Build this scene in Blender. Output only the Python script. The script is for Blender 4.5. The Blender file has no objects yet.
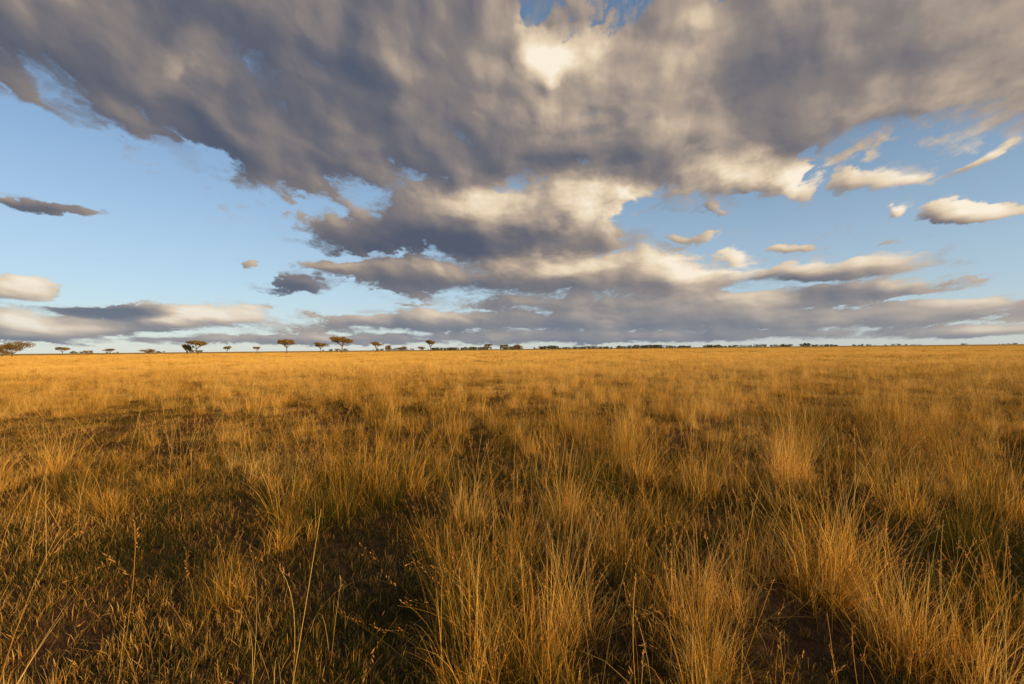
import bpy, math, numpy as np
from mathutils import Vector, Matrix
R = np.random.RandomState(7)
scene = bpy.context.scene
scene.view_settings.view_transform = 'Standard'
scene.view_settings.look = 'None'
scene.view_settings.exposure = 0
FPX = 484.0; CAMH = 1.55
PITCH = math.atan(7/FPX); ROLL = math.radians(0.56)

# ------------------------------------------------ camera
cam_d = bpy.data.cameras.new("camera"); cam = bpy.data.objects.new("camera", cam_d)
scene.collection.objects.link(cam); scene.camera = cam
cam_d.sensor_width = 36; cam_d.lens = FPX/1024*36
cam_d.clip_start = 0.05; cam_d.clip_end = 120000
cam.matrix_world = Matrix.Translation((0,0,CAMH)) @ Matrix.Rotation(math.radians(90)+PITCH,4,'X') @ Matrix.Rotation(-ROLL,4,'Z')
CM = cam.matrix_world.to_3x3()
def px_dir(px, py):
    v = CM @ Vector(((px-512)/FPX, -(py-342)/FPX, -1.0)); v.normalize(); return v
def px_ground(px, py):
    v = px_dir(px, py); t = CAMH/max(1e-4, -v.z); return v.x*t, v.y*t

# ------------------------------------------------ sun
SUN_AZ = math.radians(126); SUN_EL = math.radians(11)
sd = bpy.data.lights.new("sun", 'SUN'); sun = bpy.data.objects.new("sun", sd); scene.collection.objects.link(sun)
sd.energy = 5.0; sd.angle = math.radians(0.5); sd.color = (1.0, 0.68, 0.32)
sv = Vector((math.sin(SUN_AZ)*math.cos(SUN_EL), math.cos(SUN_AZ)*math.cos(SUN_EL), math.sin(SUN_EL)))
sun.rotation_euler = sv.to_track_quat('Z', 'Y').to_euler()
sun.location = (20, -15, 12)

# ------------------------------------------------ node helpers
class NT:
    def __init__(s, nt): s.nt = nt; s.n = nt.nodes; s.l = nt.links
    def new(s, t, **kw):
        nd = s.n.new(t)
        for k, v in kw.items(): setattr(nd, k, v)
        return nd
    def put(s, sock, v):
        if isinstance(v, bpy.types.NodeSocket): s.l.new(v, sock)
        else: sock.default_value = v
    def m(s, op, a, b=0.0, c=None, clamp=False):
        nd = s.n.new('ShaderNodeMath'); nd.operation = op; nd.use_clamp = clamp
        s.put(nd.inputs[0], a); s.put(nd.inputs[1], b)
        if c is not None: s.put(nd.inputs[2], c)
        return nd.outputs[0]
    def vm(s, op, a, b=(0,0,0), sc=None, out=0):
        nd = s.n.new('ShaderNodeVectorMath'); nd.operation = op
        s.put(nd.inputs[0], a); s.put(nd.inputs[1], b)
        if sc is not None: s.put(nd.inputs['Scale'], sc)
        return nd.outputs[out]
    def sep(s, v):
        nd = s.n.new('ShaderNodeSeparateXYZ'); s.put(nd.inputs[0], v); return nd.outputs
    def noise(s, vec, scale, detail=6, rough=0.55, dist=0.0):
        nd = s.n.new('ShaderNodeTexNoise'); s.put(nd.inputs['Vector'], vec)
        nd.inputs['Scale'].default_value = scale; nd.inputs['Detail'].default_value = detail
        nd.inputs['Roughness'].default_value = rough; nd.inputs['Distortion'].default_value = dist
        return nd
    def mix(s, f, a, b, mode='MIX'):
        nd = s.n.new('ShaderNodeMix'); nd.data_type = 'RGBA'; nd.blend_type = mode
        s.put(nd.inputs[0], f)
        for sock, v in ((nd.inputs[6], a), (nd.inputs[7], b)):
            if isinstance(v, tuple) and len(v) == 3: v = (*v, 1)
            s.put(sock, v)
        return nd.outputs[2]
    def ss(s, v, lo, hi, a=0.0, b=1.0, kind='SMOOTHSTEP'):
        nd = s.n.new('ShaderNodeMapRange'); nd.interpolation_type = kind
        s.put(nd.inputs['Value'], v)
        nd.inputs['From Min'].default_value = lo; nd.inputs['From Max'].default_value = hi
        nd.inputs['To Min'].default_value = a; nd.inputs['To Max'].default_value = b
        return nd.outputs['Result']
    def ramp(s, f, stops):
        nd = s.n.new('ShaderNodeValToRGB'); s.put(nd.inputs[0], f)
        cr = nd.color_ramp
        while len(cr.elements) < len(stops): cr.elements.new(0.5)
        for e, (p, c) in zip(cr.elements, stops): e.position = p; e.color = (*c, 1)
        return nd.outputs[0]
def new_mat(name):
    m = bpy.data.materials.new(name); m.use_nodes = True; m.node_tree.nodes.clear(); return m, NT(m.node_tree)

# ------------------------------------------------ world: clear physical sky
world = bpy.data.worlds.new("World"); scene.world = world; world.use_nodes = True
world.node_tree.nodes.clear()
W = NT(world.node_tree)
sky = W.new('ShaderNodeTexSky', sky_type='NISHITA')
sky.sun_disc = False; sky.sun_elevation = SUN_EL; sky.sun_rotation = SUN_AZ
sky.air_density = 1.0; sky.dust_density = 0.6; sky.ozone_density = 2.0; sky.altitude = 1200
bg1 = W.new('ShaderNodeBackground'); W.l.new(sky.outputs[0], bg1.inputs[0]); bg1.inputs[1].default_value = 0.15
wo = W.new('ShaderNodeOutputWorld'); W.l.new(bg1.outputs[0], wo.inputs[0])

# ------------------------------------------------ cloud layer (dome mesh, density + painted light and shade per vertex)
def perlin(x, y, seed):
    r = np.random.RandomState(seed); a = r.rand(256, 256)*2*np.pi
    gx = np.cos(a); gy = np.sin(a)
    i = np.floor(x).astype(np.int64); j = np.floor(y).astype(np.int64); fx = x-i; fy = y-j
    def g(di, dj):
        I = (i+di) & 255; J = (j+dj) & 255
        return gx[I, J]*(fx-di)+gy[I, J]*(fy-dj)
    u = fx**3*(fx*(fx*6-15)+10); v = fy**3*(fy*(fy*6-15)+10)
    return ((g(0,0)*(1-u)+g(1,0)*u)*(1-v)+(g(0,1)*(1-u)+g(1,1)*u)*v)*1.41
def fbm(x, y, f, octv, seed, gain=0.5, billow=False):
    s = 0; a = 1.0; tot = 0
    for o in range(octv):
        n = perlin(x*f+o*17.3, y*f-o*9.1, seed+o)
        if billow: n = np.abs(n)*2-0.55
        s = s+a*n; tot += a; a *= gain; f *= 2.03
    return s/tot*1.5
def sstep(x, a, b):
    t = np.clip((x-a)/(b-a), 0, 1); return t*t*(3-2*t)
NC, NR = 1600, 600
azv = np.radians(np.linspace(-66, 66, NC)); elv = np.radians(np.linspace(-0.25, 49, NR))
AZ, EL = np.meshgrid(azv, elv)
dxx = np.sin(AZ)*np.cos(EL); dyy = np.cos(AZ)*np.cos(EL); dzz = np.sin(EL)
z0 = np.maximum(dzz, 0); zc = z0+0.10
cu = AZ*2.9/zc**0.40; cv = 2.7*np.log(zc)
gu = dxx/dyy*FPX; gv = dzz/dyy*FPX        # gnomonic sky chart about north
wsc = np.minimum((z0+0.015)/0.42, 1.2)
cu0 = AZ*2.3/zc**0.45
wx = fbm(cu0, cv, 1.2, 7, 11, 0.6); wy = fbm(cu0, cv, 1.2, 7, 31, 0.6)
gu2 = gu+wx*78*wsc; gv2 = gv+wy*38*wsc
def blobs(lst, U, V, p=None):
    acc = np.zeros_like(U)
    for (px, py, rx, ry, rot, w) in lst:
        u0 = px-512; v0 = 349-(px-512)*0.0098-py
        c, s = math.cos(math.radians(rot)), math.sin(math.radians(rot))
        a = ((U-u0)*c+(V-v0)*s)/rx; b = (-(U-u0)*s+(V-v0)*c)/ry
        g = np.clip(1-np.sqrt(a*a+b*b), 0, 1)*w
        if p: acc += g**p
        else: acc += g
    return acc**(1/p) if p else acc
CLOUDS = [
 (40,5,250,104,-12,1.35),(200,50,250,104,-20,1.4),(120,104,120,52,-22,.90),(300,115,200,92,-15,1.5),(262,152,72,54,0,1.0),
 (430,50,260,150,0,1.5),(560,115,250,95,0,1.6),(720,90,270,118,0,1.6),(880,50,270,112,5,1.5),(1000,42,190,116,15,1.5),
 (745,168,130,44,5,1.15),(300,0,300,90,0,1.4),(900,0,300,90,0,1.4),(640,90,120,70,0,1.2),(470,160,130,42,0,1.1),(1150,10,300,130,10,1.3),(-150,10,200,80,0,1.0),(470,120,120,60,0,1.3),
 (480,216,200,46,3,1.6),(375,236,90,26,0,1.4),(560,205,100,44,10,1.2),(620,196,24,20,0,.9),
 (540,272,240,32,2,1.35),(450,268,150,16,0,1.2),(650,280,170,28,3,1.25),(590,242,100,22,6,1.15),(620,300,260,20,0,1.2),(510,250,110,20,0,1.1),
 (825,266,140,19,4,1.4),(860,272,120,11,3,1.15),(865,289,130,11,4,1.25),(800,176,44,18,20,1.1),(890,181,66,17,8,1.15),(990,150,56,16,28,1.15),
 (988,212,80,13,7,1.3),(903,211,20,6,0,1.0),(785,244,40,7,0,1.05),(706,207,28,18,0,1.0),(735,250,26,12,0,1.0),(700,240,30,8,0,.9),(780,300,160,12,3,1.1),
 (25,206,90,13,-10,1.05),(65,212,75,10,-4,1.0),(105,311,95,9,-3,1.7),(60,328,160,17,2,1.4),(10,320,60,24,0,1.4),(200,318,95,15,3,1.5),(150,320,70,15,0,1.2),
 (16,287,54,18,0,1.4),(300,288,60,12,0,1.1),(335,268,60,8,0,.95),(248,265,10,4,0,.8),(890,243,40,6,0,.95),(-120,300,160,40,0,1.3),
 (640,320,500,18,0,1.4),(850,318,340,14,2,1.25),(430,320,160,12,0,1.2),(700,306,200,16,0,1.2),(960,304,130,10,0,1.15),(560,337,650,9,0,1.2),(250,338,220,8,0,1.),(1200,300,220,40,0,1.2),(1000,330,200,9,0,1.1)]
LIT = [
 (572,48,58,36,10,1.25),(540,206,120,32,0,.75),(600,190,60,36,0,.45),(740,176,110,34,5,1.0),(600,266,170,22,0,.36),(950,110,140,60,15,.85),(615,105,180,75,0,.44),
 (700,45,110,60,0,.36),(800,176,55,30,0,.9),(893,180,80,34,0,.7),(990,150,70,28,0,.7),(990,210,95,20,0,.8),(622,196,45,30,0,.9),
 (830,260,150,13,4,.5),(195,317,90,13,3,1.2),(60,328,90,12,0,.55),(10,318,50,22,0,.7),(18,284,70,20,0,.6),(800,300,320,26,0,.22),(185,62,50,38,0,.50),
 (1010,20,100,60,0,.36),(850,326,320,14,0,.25),(690,272,90,22,0,.45),(730,245,60,34,0,.6),(905,210,30,14,0,.6),(560,262,90,14,0,.45),(470,200,90,20,0,.25)]
DARK = [
 (110,30,320,120,-10,.38),(290,110,240,110,-10,.44),(400,240,160,28,0,.65),(480,246,200,16,0,.5),(330,0,260,80,0,.22),(780,50,200,90,0,.18),
 (600,155,260,40,0,.30),(105,311,95,8,-3,2.4),(470,282,170,14,0,.30),(870,291,130,8,4,.5),(640,325,420,15,0,.38),(300,288,70,18,0,.9),(50,210,100,22,0,.9),(820,275,120,8,4,.45),(640,232,70,14,0,.4)]
F = blobs(CLOUDS, gu2, gv2, 4)
Hh = blobs([(540,4,34,16,0,1.2),(186,66,26,14,0,.40),(690,34,44,14,-10,.2)], gu+wx*50, gv+wy*40)
f1 = fbm(cu0, cv, 1.5, 9, 50, 0.60); f2 = fbm(cu+wx*.4, cv+wy*.4, 2.6, 7, 70, 0.55, billow=True)
f3 = fbm(cu+wx*.5, cv+wy*.5, 6.0, 6, 130, 0.6)
core = sstep(F, 0.55, 1.1)
D = np.minimum(F, 0.8)+0.50*f1+0.28*f2-0.25+0.12*core-Hh
D = np.minimum(D, F*3.0)
wdt = 0.20+0.38*sstep(fbm(cu, cv, 1.1, 4, 90), -0.30, 0.40)
alpha = np.clip((D+0.05)/wdt+0.30*f3*(1-sstep(D, .1, .45)), 0, 1)*sstep(D, -0.06, 0.02); alpha = alpha*alpha*(3-2*alpha)
veil = sstep(blobs(CLOUDS, gu2*0.96, gv2-10*wsc, 4), 0.0, 0.5)*sstep(fbm(cu*1.0, cv*1.2, 2.6, 7, 170, 0.62), 0.0, 0.5)*0.45
alpha = np.clip(alpha+veil*(1-alpha), 0, 1)
kx = np.fft.rfftfreq(NC*2)*2*np.pi; ky = np.fft.fftfreq(NR*2)*2*np.pi
def blur(a, s):
    p = np.pad(a, ((0, NR), (0, NC)), mode='symmetric')
    f = np.fft.rfft2(p)*np.exp(-0.5*s*s*(kx[None, :]**2+ky[:, None]**2)); return np.fft.irfft2(f, p.shape)[:NR, :NC]
def sh(a, dx, dy): return np.roll(np.roll(a, -dx, 1), -dy, 0)
Hm = np.clip(D, -0.05, 1.3)
B1 = blur(Hm, 1.6); B2 = blur(Hm, 6); B3 = blur(Hm, 15)
rel = 0.50*(B1-sh(B1, 3, 2))+0.90*(B2-sh(B2, 9, 7))+0.80*(B3-sh(B3, 26, 10))
thick = blur(alpha, 9)
lwx = wx*34*wsc; lwy = wy*24*wsc
L = blobs(LIT, gu+lwx, gv+lwy); K = blobs(DARK, gu+lwx, gv+lwy)
light = 0.40+rel*0.62+0.16*(1-thick)+0.60*L*(0.75+0.6*f1)-0.42*K+0.05*f1
light = np.clip(light, 0, 1)
verts = np.stack([dxx, dyy, dzz], -1).reshape(-1, 3)*60000.0
verts[:, 2] += CAMH
ii = np.arange((NR-1)*NC).reshape(NR-1, NC)[:, :-1].ravel()
faces = np.stack([ii, ii+NC, ii+NC+1, ii+1], -1)
me = bpy.data.meshes.new("sky")
me.vertices.add(len(verts)); me.vertices.foreach_set('co', verts.astype(np.float32).ravel())
me.loops.add(faces.size); me.loops.foreach_set('vertex_index', faces.astype(np.int32).ravel())
me.polygons.add(len(faces)); me.polygons.foreach_set('loop_start', np.arange(0, faces.size, 4, dtype=np.int32))
me.update(calc_edges=True)
at = me.attributes.new('cloud', 'FLOAT_VECTOR', 'POINT')
at.data.foreach_set('vector', np.stack([alpha, light, z0], -1).astype(np.float32).ravel())
cm, T = new_mat("cloud_layer")
a = T.new('ShaderNodeAttribute', attribute_name='cloud'); al, li, zz = T.sep(a.outputs['Vector'])[:3]
ccol = T.ramp(li, [(0.0,(0.090,0.108,0.155)),(0.2,(0.140,0.143,0.175)),(0.40,(0.245,0.215,0.208)),(0.60,(0.47,0.375,0.295)),(0.80,(0.78,0.63,0.45)),(1.0,(0.97,0.86,0.70))])
ccol = T.mix(T.ss(zz, 0.0, 0.16, 0.34, 0.0, 'LINEAR'), ccol, (0.40,0.47,0.55))
hz = T.ss(zz, 0.0, 0.48, 0.70, 0.16)
hcol = T.ramp(T.m('MULTIPLY', zz, 2.5, clamp=True), [(0.0,(0.57,0.63,0.67)),(0.25,(0.49,0.62,0.73)),(1.0,(0.36,0.52,0.70))])
e1 = T.new('ShaderNodeEmission'); T.l.new(ccol, e1.inputs[0])  # clouds emit their painted light and shade; the sun lamp adds none
e2 = T.new('ShaderNodeEmission'); T.l.new(hcol, e2.inputs[0])
tr = T.new('ShaderNodeBsdfTransparent')
m1 = T.new('ShaderNodeMixShader'); T.l.new(hz, m1.inputs[0]); T.l.new(tr.outputs[0], m1.inputs[1]); T.l.new(e2.outputs[0], m1.inputs[2])
m2 = T.new('ShaderNodeMixShader'); T.l.new(al, m2.inputs[0]); T.l.new(m1.outputs[0], m2.inputs[1]); T.l.new(e1.outputs[0], m2.inputs[2])
o = T.new('ShaderNodeOutputMaterial'); T.l.new(m2.outputs[0], o.inputs[0])
try: cm.cycles.emission_sampling = 'NONE'
except Exception as ex: print(ex)
me.materials.append(cm)
sk = bpy.data.objects.new("sky", me); scene.collection.objects.link(sk)

# ------------------------------------------------ materials
def grass_mat(name, kind):
    m, T = new_mat(name)
    at = T.new('ShaderNodeAttribute', attribute_name='bc'); t, rnd, ty = T.sep(at.outputs['Vector'])[:3]
    oi = T.new('ShaderNodeObjectInfo'); orr = oi.outputs['Random']
    geo = T.new('ShaderNodeNewGeometry'); P = T.vm('MULTIPLY', geo.outputs['Position'], (1,1,0))
    nA = T.noise(P, 0.38, 3, 0.6).outputs['Fac']; nB = T.noise(P, 0.05, 3, 0.6).outputs['Fac']
    dry = T.m('ADD', T.m('MULTIPLY', T.m('SUBTRACT', nA, 0.5), 2.2), T.m('MULTIPLY', T.m('SUBTRACT', nB, 0.5), 1.8))
    dry = T.m('ADD', dry, T.m('MULTIPLY', T.m('SUBTRACT', orr, 0.5), 0.8))
    dry = T.m('ADD', dry, T.m('MULTIPLY', T.m('SUBTRACT', rnd, 0.5), 0.9))
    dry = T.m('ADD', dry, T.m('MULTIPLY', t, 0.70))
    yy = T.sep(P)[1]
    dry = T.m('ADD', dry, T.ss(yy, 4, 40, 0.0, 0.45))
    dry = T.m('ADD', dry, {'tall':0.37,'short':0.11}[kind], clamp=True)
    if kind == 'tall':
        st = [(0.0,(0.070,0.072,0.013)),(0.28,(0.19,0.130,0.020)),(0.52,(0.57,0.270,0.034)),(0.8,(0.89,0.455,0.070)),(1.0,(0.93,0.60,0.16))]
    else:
        st = [(0.0,(0.045,0.050,0.012)),(0.3,(0.105,0.082,0.018)),(0.55,(0.31,0.158,0.030)),(0.8,(0.62,0.33,0.062)),(1.0,(0.80,0.50,0.14))]  # darker turf tones, partly foreground cloud shade put into the colour
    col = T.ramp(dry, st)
    col = T.mix(T.m('MULTIPLY', ty, 0.75), col, (0.42,0.17,0.05))
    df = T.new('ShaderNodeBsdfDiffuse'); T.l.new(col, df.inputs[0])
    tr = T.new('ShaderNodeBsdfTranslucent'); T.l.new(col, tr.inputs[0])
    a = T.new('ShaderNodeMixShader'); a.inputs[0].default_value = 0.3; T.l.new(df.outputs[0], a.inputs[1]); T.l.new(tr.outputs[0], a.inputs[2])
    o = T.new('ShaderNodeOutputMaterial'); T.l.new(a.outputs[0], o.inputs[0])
    return m
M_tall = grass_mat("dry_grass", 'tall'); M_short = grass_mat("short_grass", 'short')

def ground_mat():
    m, T = new_mat("savanna_soil")
    geo = T.new('ShaderNodeNewGeometry'); P = geo.outputs['Position']
    nf = T.noise(P, 14, 6, 0.65).outputs['Fac']; nm = T.noise(P, 1.1, 5, 0.6).outputs['Fac']; nl = T.noise(P, 0.06, 4, 0.6).outputs['Fac']
    near = T.ramp(T.m('ADD', T.m('MULTIPLY', nf, 0.6), T.m('MULTIPLY', nm, 0.4)), [(0.3,(0.040,0.021,0.011)),(0.5,(0.12,0.056,0.024)),(0.7,(0.25,0.125,0.046))])  # brown near soil, darkened in colour in place of a cloud shadow
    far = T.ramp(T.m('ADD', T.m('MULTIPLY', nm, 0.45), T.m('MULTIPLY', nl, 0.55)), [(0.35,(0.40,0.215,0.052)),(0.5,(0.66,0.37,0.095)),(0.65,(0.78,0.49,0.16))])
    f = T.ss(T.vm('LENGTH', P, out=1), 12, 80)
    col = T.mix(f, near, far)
    bs = T.new('ShaderNodeBsdfDiffuse'); T.l.new(col, bs.inputs[0])
    bp = T.new('ShaderNodeBump'); T.l.new(nf, bp.inputs['Height']); bp.inputs['Strength'].default_value = 0.7; bp.inputs['Distance'].default_value = 0.04
    T.l.new(bp.outputs[0], bs.inputs['Normal'])
    o = T.new('ShaderNodeOutputMaterial'); T.l.new(bs.outputs[0], o.inputs[0]); return m
def simple_mat(name, c1, c2, scale, transl=0.0):
    m, T = new_mat(name)
    geo = T.new('ShaderNodeNewGeometry')
    n = T.noise(geo.outputs['Position'], scale, 4, 0.6).outputs['Fac']
    col = T.ramp(n, [(0.35, c1), (0.65, c2)])
    df = T.new('ShaderNodeBsdfDiffuse'); T.l.new(col, df.inputs[0]); out = df.outputs[0]
    if transl:
        tr = T.new('ShaderNodeBsdfTranslucent'); T.l.new(col, tr.inputs[0])
        a = T.new('ShaderNodeMixShader'); a.inputs[0].default_value = transl; T.l.new(out, a.inputs[1]); T.l.new(tr.outputs[0], a.inputs[2]); out = a.outputs[0]
    o = T.new('ShaderNodeOutputMaterial'); T.l.new(out, o.inputs[0]); return m
M_leaf = simple_mat("acacia_foliage", (0.17,0.12,0.04), (0.38,0.24,0.08), 0.8, 0.2)
M_bark = simple_mat("acacia_bark", (0.10,0.07,0.05), (0.20,0.14,0.09), 2.0)
M_line = simple_mat("treeline_foliage", (0.08,0.09,0.05), (0.17,0.14,0.07), 0.05)

# ------------------------------------------------ value noise for placement
_tab = np.random.RandomState(3).rand(256, 256)
def vnoise(x, y, s):
    x = np.asarray(x)*s+77.3; y = np.asarray(y)*s+31.7
    i = np.floor(x).astype(int); j = np.floor(y).astype(int); fx = x-i; fy = y-j
    fx = fx*fx*(3-2*fx); fy = fy*fy*(3-2*fy)
    g = lambda a, b: _tab[a % 256, b % 256]
    return (g(i,j)*(1-fx)+g(i+1,j)*fx)*(1-fy)+(g(i,j+1)*(1-fx)+g(i+1,j+1)*fx)*fy
def bumps(x, y): return 0.12*(vnoise(x,y,0.35)-0.5) + 0.05*(vnoise(x,y,1.1)-0.5)
def gz(x, y):
    r = np.hypot(x, y); return bumps(x, y)*np.clip((90-r)/60, 0, 1)

# ------------------------------------------------ ground
rings = np.concatenate([[0.0], np.geomspace(0.4, 90, 120), np.geomspace(100, 45000, 40)])
NS = 180
vs = [(0,0,float(gz(0,0)))]; fs = []
for r in rings[1:]:
    a = np.arange(NS)*2*math.pi/NS; X = r*np.cos(a); Y = r*np.sin(a); Z = gz(X, Y)
    vs += list(zip(X.tolist(), Y.tolist(), Z.tolist()))
for k in range(NS): fs.append((0, 1+k, 1+(k+1) % NS))
for i in range(len(rings)-2):
    o = 1+i*NS; p = o+NS
    for k in range(NS): k2 = (k+1) % NS; fs.append((o+k, p+k, p+k2, o+k2))
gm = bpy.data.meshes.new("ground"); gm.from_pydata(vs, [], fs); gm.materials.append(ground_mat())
for p in gm.polygons: p.use_smooth = True
ground = bpy.data.objects.new("ground", gm); scene.collection.objects.link(ground)

# ------------------------------------------------ grass prototypes
def blades(n, rad, Lr, wr, lean, curve, seg=5, seed=0, stalk=0.0, heads=0.0, clump=None, outward=0.7):
    r = np.random.RandomState(seed)
    V=[]; Fc=[]; C=[]
    wind = r.rand()*6.283
    for i in range(n):
        if clump is not None:
            c = clump[r.randint(len(clump))]; rr = abs(r.normal())*c[2]; aa = r.rand()*6.283
            ox, oy = rr*math.cos(aa), rr*math.sin(aa); bx, by = c[0]+ox, c[1]+oy
        else:
            rr = rad*math.sqrt(r.rand()); aa = r.rand()*6.283; bx = ox = rr*math.cos(aa); by = oy = rr*math.sin(aa)
        az = aa if r.rand() < outward else r.rand()*6.283
        if r.rand() < 0.25: az = wind+r.normal()*0.4
        az += r.normal()*0.5
        L = r.uniform(*Lr)*(0.6+0.4*r.rand()); w = r.uniform(*wr)
        isst = r.rand() < stalk
        th = abs(r.normal())*lean; cv = abs(r.normal())*curve
        if isst: L *= 1.25; w *= 0.6; th *= 0.7; cv *= 0.6
        if r.rand() < 0.14: cv += 1.2
        sag = r.normal()*0.4
        p = np.array([bx, by, -0.02]); base = len(V); rc = r.rand(); tw = r.rand()*3.14
        sl = L/seg
        for k in range(seg+1):
            t = k/seg; ang = th+cv*t*t*1.6; azk = az+sag*t
            dv = np.array([math.sin(ang)*math.cos(azk), math.sin(ang)*math.sin(azk), math.cos(ang)])
            side = np.array([-math.sin(azk+tw*0.5), math.cos(azk+tw*0.5), 0])
            ww = w*(1-t**1.5*0.9)*(0.6+0.4*min(1, t*4))
            if isst: ww = w*(1-0.4*t)
            if k == seg and not isst: V.append(p); C.append((t, rc, 0))
            else: V.append(p-side*ww/2); V.append(p+side*ww/2); C += [(t, rc, 0)]*2
            if k < seg: p = p+dv*sl
        for k in range(seg-1): Fc.append((base+2*k, base+2*k+1, base+2*k+3, base+2*k+2))
        k = seg-1
        if isst: Fc.append((base+2*k, base+2*k+1, base+2*k+3, base+2*k+2))
        else: Fc.append((base+2*k, base+2*k+1, base+2*k+2))
        if isst and r.rand() < heads:
            hl = L*0.16
            for q in range(9):
                s0 = p - dv*hl*(q/9)
                a2 = r.rand()*6.283; out = dv*0.8+np.array([math.cos(a2), math.sin(a2), 0.1])*0.55; out /= np.linalg.norm(out)
                ln = r.uniform(0.012, 0.028); sd2 = np.cross(out, r.normal(size=3)); sd2 /= np.linalg.norm(sd2); sd2 *= 0.0026
                b2 = len(V); V += [s0, s0+out*ln*0.55+sd2, s0+out*ln, s0+out*ln*0.55-sd2]; C += [(1, rc, 1)]*4
                Fc.append((b2, b2+1, b2+2, b2+3))
    return V, Fc, C
def join(*parts):
    V=[];F=[];C=[]
    for v,f,c in parts:
        o=len(V); V+=v; C+=c; F+=[tuple(i+o for i in q) for q in f]
    return V,F,C
def proto(coll, name, data, mat):
    V, F, C = data
    me = bpy.data.meshes.new(name); me.from_pydata([tuple(map(float, v)) for v in V], [], F)
    at = me.attributes.new('bc', 'FLOAT_VECTOR', 'POINT'); at.data.foreach_set('vector', np.array(C, dtype=np.float32).ravel())
    me.materials.append(mat)
    ob = bpy.data.objects.new(name, me); coll.objects.link(ob); return ob

cT = bpy.data.collections.new("tall_grass_tufts"); cS = bpy.data.collections.new("short_grass_patches")
TALL = []
for i in range(8):   # 0-7 : large tufts, open fountains
    q = [1.0,.6,.8,.45,1.1,.7,.9,.5][i]
    TALL.append(join(blades(int(150*q), 0.09+.07*q, (0.38,0.90), (0.0024,0.0048), 0.40, 0.60, seg=6, seed=10+i),
                     blades(int(120*q), 0.20, (0.12,0.40), (0.003,0.005), 0.65, 0.7, seed=20+i),
                     blades(24, 0.14, (0.58,0.95), (0.003,0.004), 0.40, 0.6, seg=7, seed=30+i, stalk=1.0, heads=0.6)))
for i in range(5):   # 8-12: loose medium clumps
    cl = [(R.uniform(-.28,.28), R.uniform(-.28,.28), R.uniform(.02,.06)) for _ in range(5)]
    TALL.append(join(blades(150, 0, (0.12,0.42), (0.0026,0.0046), 0.5, 0.65, seed=40+i, clump=cl),
                     blades(10, 0, (0.35,0.65), (0.0025,0.004), 0.38, 0.6, seg=6, seed=50+i, stalk=1.0, heads=0.7, clump=cl)))
for i in range(3):   # 13-15: sparse stalks
    TALL.append(blades(10, 0.3, (0.45,0.85), (0.003,0.0042), 0.42, 0.8, seg=7, seed=60+i, stalk=0.8, heads=0.9, outward=0.4))
for i in range(4):   # 16-19: wide far patches
    cl = [(R.uniform(-1.5,1.5), R.uniform(-1.5,1.5), R.uniform(.05,.2)) for _ in range(22)]
    TALL.append(blades(700, 0, (0.2,0.62), (0.006,0.012), 0.4, 0.5, seg=3, seed=70+i, clump=cl))
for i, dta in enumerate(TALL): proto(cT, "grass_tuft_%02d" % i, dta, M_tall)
SH = []
for i in range(5):
    cl = [(R.uniform(-.4,.4), R.uniform(-.4,.4), R.uniform(.015,.05)) for _ in range(42)]
    SH.append(join(blades(620, 0, (0.03,0.12), (0.0025,0.005), 0.7, 0.7, seg=3, seed=80+i, clump=cl),
                   blades(200, 0.5, (0.03,0.14), (0.002,0.004), 1.3, 0.3, seg=2, seed=90+i, outward=0.0)))
for i in range(3):
    cl = [(R.uniform(-1.2,1.2), R.uniform(-1.2,1.2), R.uniform(.04,.15)) for _ in range(55)]
    SH.append(blades(1100, 0, (0.06,0.22), (0.006,0.010), 0.6, 0.6, seg=2, seed=100+i, clump=cl))
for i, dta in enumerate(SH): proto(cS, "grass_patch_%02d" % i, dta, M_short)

# ------------------------------------------------ placement
def polar(n, r0, r1, amin, amax, rs):
    r = np.sqrt(rs.rand(n)*(r1*r1-r0*r0)+r0*r0); a = rs.uniform(amin, amax, n)
    return r*np.sin(a), r*np.cos(a)
A = math.radians(58)
pts = {'t': [], 's': []}
def add(kind, x, y, idx, sc, tilt=0.08, zs=None):
    n = len(x); z = gz(x, y)
    sz = sc if zs is None else sc*zs
    pts[kind].append(np.column_stack([x, y, z, idx, R.normal(0, tilt, n), R.normal(0, tilt, n), R.rand(n)*6.283, sc, sc, sz]))
def short_mask(x, y):
    e1 = np.exp(-(((x+2.8)/2.6)**2+((y-3.2)/2.1)**2)**1.5)
    e2 = np.exp(-(((x+8)/6.0)**2+((y-9.8)/3.4)**2)**1.5)
    e3 = np.exp(-(((x-3.2)/1.3)**2+((y-2.5)/1.0)**2)**1.5)*0.75
    e4 = np.exp(-(((x-1)/2.6)**2+((y-11)/1.4)**2)**1.5)*0.6
    e5 = np.exp(-(((x+0.75)/0.35)**2+((y-3.6)/1.2)**2)**1.5)
    e6 = np.exp(-(((x-9)/3.5)**2+((y-13)/1.8)**2)**1.5)*0.6
    e7 = np.exp(-(((x-1.7)/0.5)**2+((y-4.6)/0.6)**2)**1.5)*0.7
    return np.clip(e1+e2*0.95+e3+e4+e5+e6+e7, 0, 1)
def cl2(x, y): return np.clip((vnoise(x,y,0.5)-0.38)*3.0, 0, 1)*np.clip(0.38+(vnoise(x,y,1.7)-0.36)*2.6, 0, 1)
x, y = polar(2400, 2.2, 16, -A, A, R)
k = R.rand(len(x)) < (0.06+cl2(x, y))*0.60*(1-short_mask(x,y))**1.5; x, y = x[k], y[k]
add('t', x, y, R.randint(0, 8, len(x)), 0.45+0.72*R.rand(len(x))**1.1, 0.13)
x, y = polar(6500, 16, 44, -A, A, R)
k = R.rand(len(x)) < (0.03+cl2(x, y))*0.52; x, y = x[k], y[k]
add('t', x, y, R.randint(0, 8, len(x)), R.uniform(0.45, 1.0, len(x)), 0.12)
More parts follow.
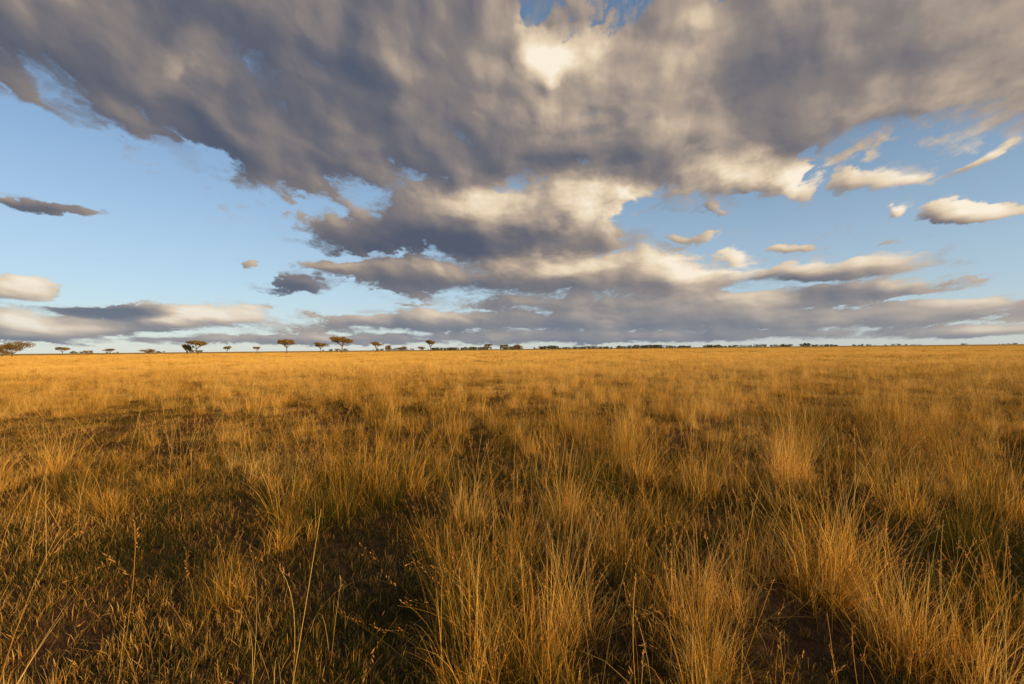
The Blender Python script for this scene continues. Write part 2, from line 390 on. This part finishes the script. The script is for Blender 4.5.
x, y = polar(12500, 1.9, 45, -A, A, R)
dn = 0.10+0.72*np.clip((vnoise(x+9,y,0.7)-0.37)*2.4, 0, 1); dn *= (1-0.93*short_mask(x,y))
k = R.rand(len(x)) < dn; x, y = x[k], y[k]
add('t', x, y, R.randint(8, 13, len(x)), R.uniform(0.42, 1.15, len(x)), 0.13)
x, y = polar(3200, 2.0, 30, -A, A, R); k = R.rand(len(x)) < (1-0.85*short_mask(x,y)); x, y = x[k], y[k]
add('t', x, y, R.randint(13, 16, len(x)), R.uniform(0.6, 1.2, len(x)))
x, y = polar(8000, 30, 120, -A, A, R); k = R.rand(len(x)) < np.clip(0.35+1.5*(vnoise(x,y,0.11)-0.35)+0.7*(vnoise(x,y,0.4)-.5), 0.05, 1); x, y = x[k], y[k]
add('t', x, y, R.randint(16, 20, len(x)), R.uniform(0.6, 1.05, len(x)), zs=0.9)
x, y = polar(17000, 110, 480, -A, A, R); k = R.rand(len(x)) < np.clip(0.6+1.1*(vnoise(x,y,0.03)-0.3), 0.15, 1); x, y = x[k], y[k]
add('t', x, y, R.randint(16, 20, len(x)), R.uniform(1.0, 1.7, len(x)), zs=0.6)
for px, py, sc in [(375,500,1.2),(345,485,.9),(410,490,1.),(360,495,1.05),(390,505,1.),(230,600,.62),(205,612,.48),(110,520,.65),(85,515,.55),(150,500,.55),(295,530,.55),(450,640,.85),(470,690,.9),(520,670,.85),(455,600,.8),(485,640,.85),
                   (500,600,.9),(545,690,.8),(600,500,1.15),(690,620,.85),(710,680,.6),(820,610,1.1),(845,600,.95),(790,480,1.2),(560,520,1.),(470,520,1.),(440,560,.8),(580,640,.75),(520,560,.95),
                   (960,560,1.1),(1010,640,.9),(900,520,1.1),(30,520,.55),(220,470,.65),(700,500,1.1),(660,540,1.),(1000,520,1.1),(620,570,1.),(640,480,1.1)]:
    gx, gy = px_ground(px, py)
    add('t', np.array([gx]), np.array([gy]), R.choice([0,2,4,6], 1), np.array([sc]))
x, y = polar(3900, 1.2, 26, -A-.1, A+.1, R); add('s', x, y, R.randint(0, 5, len(x)), R.uniform(0.8, 1.4, len(x)), 0.03)
x, y = polar(480, 1.2, 7, -A-.2, A+.2, R); add('s', x, y, R.randint(0, 5, len(x)), R.uniform(0.8, 1.5, len(x)), 0.03)
x, y = polar(3600, 22, 110, -A, A, R); add('s', x, y, R.randint(5, 8, len(x)), R.uniform(0.9, 1.5, len(x)), 0.01)

def scatter(name, coll, arr):
    me = bpy.data.meshes.new(name); me.from_pydata(arr[:, :3].tolist(), [], [])
    a = me.attributes.new('pidx', 'INT', 'POINT'); a.data.foreach_set('value', arr[:, 3].astype(np.int32))
    a = me.attributes.new('prot', 'FLOAT_VECTOR', 'POINT'); a.data.foreach_set('vector', arr[:, 4:7].astype(np.float32).ravel())
    a = me.attributes.new('pscl', 'FLOAT_VECTOR', 'POINT'); a.data.foreach_set('vector', arr[:, 7:10].astype(np.float32).ravel())
    ob = bpy.data.objects.new(name, me); scene.collection.objects.link(ob)
    ng = bpy.data.node_groups.new(name+"_scatter", 'GeometryNodeTree')
    ng.interface.new_socket("Geometry", in_out='INPUT', socket_type='NodeSocketGeometry')
    ng.interface.new_socket("Geometry", in_out='OUTPUT', socket_type='NodeSocketGeometry')
    N = ng.nodes; Lk = ng.links
    gi = N.new('NodeGroupInput'); go = N.new('NodeGroupOutput')
    ci = N.new('GeometryNodeCollectionInfo'); ci.inputs['Collection'].default_value = coll
    ci.inputs['Separate Children'].default_value = True; ci.inputs['Reset Children'].default_value = True
    ip = N.new('GeometryNodeInstanceOnPoints'); ip.inputs['Pick Instance'].default_value = True
    def na(nm, dt):
        q = N.new('GeometryNodeInputNamedAttribute'); q.data_type = dt; q.inputs['Name'].default_value = nm; return q.outputs['Attribute']
    e2r = N.new('FunctionNodeEulerToRotation')
    Lk.new(na('prot', 'FLOAT_VECTOR'), e2r.inputs[0]); Lk.new(e2r.outputs[0], ip.inputs['Rotation'])
    Lk.new(na('pscl', 'FLOAT_VECTOR'), ip.inputs['Scale']); Lk.new(na('pidx', 'INT'), ip.inputs['Instance Index'])
    Lk.new(gi.outputs[0], ip.inputs['Points']); Lk.new(ci.outputs[0], ip.inputs['Instance']); Lk.new(ip.outputs[0], go.inputs[0])
    md = ob.modifiers.new("scatter", 'NODES'); md.node_group = ng
    return ob
scatter("tall_grass", cT, np.vstack(pts['t'])); scatter("short_grass", cS, np.vstack(pts['s']))
print("instances", sum(len(a) for a in pts['t']), sum(len(a) for a in pts['s']))

# ------------------------------------------------ acacia trees
def tube(V, F, pts_, rads, n=7):
    base = len(V)
    for i, (p, r) in enumerate(zip(pts_, rads)):
        q = pts_[min(i+1, len(pts_)-1)]-pts_[max(i-1, 0)]; q = q/np.linalg.norm(q)
        a = np.cross(q, [0.3, 1, 0.1]); a /= np.linalg.norm(a); b = np.cross(q, a)
        for k in range(n):
            t = 2*math.pi*k/n; V.append(p+r*(math.cos(t)*a+math.sin(t)*b))
    for i in range(len(pts_)-1):
        for k in range(n):
            k2 = (k+1) % n; F.append((base+i*n+k, base+i*n+k2, base+(i+1)*n+k2, base+(i+1)*n+k))
def tree(px, dist, hpx, wpx, style, seed):
    r = np.random.RandomState(seed)
    dd = px_dir(px, 350); s = 1/math.hypot(dd.x, dd.y); X = dd.x*s*dist; Y = dd.y*s*dist
    depth = Y; h = hpx/FPX*depth; w = wpx/FPX*depth
    V=[]; F=[]
    th = h*(0.40 if style == 'umbrella' else 0.2)
    lean = r.normal(0, 0.05, 2)*h
    top = np.array([lean[0], lean[1], th])
    tube(V, F, [np.array([0,0,-0.1]), np.array([lean[0]*.3, lean[1]*.3, th*.5]), top], [0.045*h, 0.03*h, 0.025*h], 8)
    ends = []
    nl = 7 if style == 'umbrella' else 8
    for i in range(nl):
        a = i*6.283/nl+r.normal()*0.3; rr = w*0.5*r.uniform(.35, .78)
        ez = h*(r.uniform(.66,.86) if style == 'umbrella' else r.uniform(.4,.82))
        e = np.array([rr*math.cos(a), rr*math.sin(a), ez]); mid = top*0.5+e*0.5+np.array([0,0,-0.03*h])+r.normal(0, .02*h, 3)
        tube(V, F, [top, mid, e], [0.02*h, 0.012*h, 0.005*h], 6); ends.append(e)
        for _ in range(2):
            e2 = e+np.array([r.normal()*w*.12, r.normal()*w*.12, h*.05]); tube(V, F, [mid, (mid+e2)/2+r.normal(0,.01*h,3), e2], [0.01*h, .007*h, .003*h], 5); ends.append(e2)
    ends.append(np.array([0, 0, h*0.85])); ends.append(np.array([0.1*w, 0, h*0.78]))
    nb = len(F)
    for e in ends:
        cr = w*r.uniform(.12, .22); cz = h*(r.uniform(.08,.14) if style == 'umbrella' else r.uniform(.14,.22))
        for _ in range(150):
            u = r.normal(size=3); u /= np.linalg.norm(u); u *= r.uniform(.2, 1)**.5
            c = e+u*np.array([cr, cr, cz]); c[2] = min(c[2], h)
            a = r.normal(size=3); a /= np.linalg.norm(a); b = np.cross(a, r.normal(size=3)); b /= np.linalg.norm(b)
            sz = h*r.uniform(.016, .036); q = len(V)
            V += [c-a*sz, c+b*sz*.7, c+a*sz, c-b*sz*.7]; F.append((q, q+1, q+2, q+3))
    me = bpy.data.meshes.new("acacia_tree"); me.from_pydata([tuple(map(float, v)) for v in V], [], F)
    me.materials.append(M_bark); me.materials.append(M_leaf)
    mi = np.zeros(len(F), dtype=np.int32); mi[nb:] = 1; me.polygons.foreach_set('material_index', mi)
    ob = bpy.data.objects.new("acacia_tree" if style == 'umbrella' else "bushy_tree", me)
    ob.location = (X, Y, 0); scene.collection.objects.link(ob)
for i, t in enumerate([(12,300,16,24,'bush'),(2,330,8,12,'bush'),(63,420,9,13,'umbrella'),(88,450,5,7,'bush'),(110,420,7,9,'umbrella'),(148,500,6,14,'bush'),
        (198,300,15,17,'umbrella'),(188,310,11,8,'bush'),(227,400,8,8,'umbrella'),(257,420,7,7,'umbrella'),(287,310,15,18,'umbrella'),(320,380,11,12,'umbrella'),
        (342,300,17,20,'umbrella'),(376,350,11,12,'umbrella'),(388,400,7,7,'bush'),(403,430,6,8,'bush'),(431,380,12,9,'umbrella'),(488,500,7,8,'umbrella'),
        (504,500,6,9,'umbrella'),(517,500,6,9,'bush'),(422,480,5,9,'bush')]):
    tree(*t, seed=200+i)

# distant treeline : one object
V=[]; F=[]; r = np.random.RandomState(5)
def line(px0, px1, dist, hmin, hmax, n, thick=60, gap=0.0):
    for _ in range(n):
        px = r.uniform(px0, px1)
        if vnoise(px, 3.0, 0.06) < gap: continue
        dd = px_dir(px, 350); s = 1/dd.y; D = dist+r.uniform(-thick, thick)
        X = dd.x*s*D; Y = D; h = r.uniform(hmin, hmax)*(0.6+0.8*vnoise(px, 9.0, 0.11)); w = h*r.uniform(.8, 1.8)
        for _ in range(26):
            c = np.array([X+r.uniform(-.5,.5)*w, Y+r.uniform(-.5,.5)*w, h*r.uniform(.0, 1)**.7])
            a = r.normal(size=3); a /= np.linalg.norm(a); b = np.cross(a, r.normal(size=3)); b /= np.linalg.norm(b); sz = h*r.uniform(.12, .26); q = len(V)
            V.extend([c-a*sz, c+b*sz, c+a*sz, c-b*sz]); F.append((q, q+1, q+2, q+3))
line(430, 720, 1300, 4, 8, 420, gap=0.15); line(720, 870, 1500, 4, 8, 130, gap=0.4); line(-40, 430, 1500, 3, 7, 200, gap=0.5); line(860, 1060, 2200, 4, 7, 60, gap=.5)
me = bpy.data.meshes.new("distant_treeline"); me.from_pydata([tuple(map(float, v)) for v in V], [], F); me.materials.append(M_line)
scene.collection.objects.link(bpy.data.objects.new("distant_treeline", me))
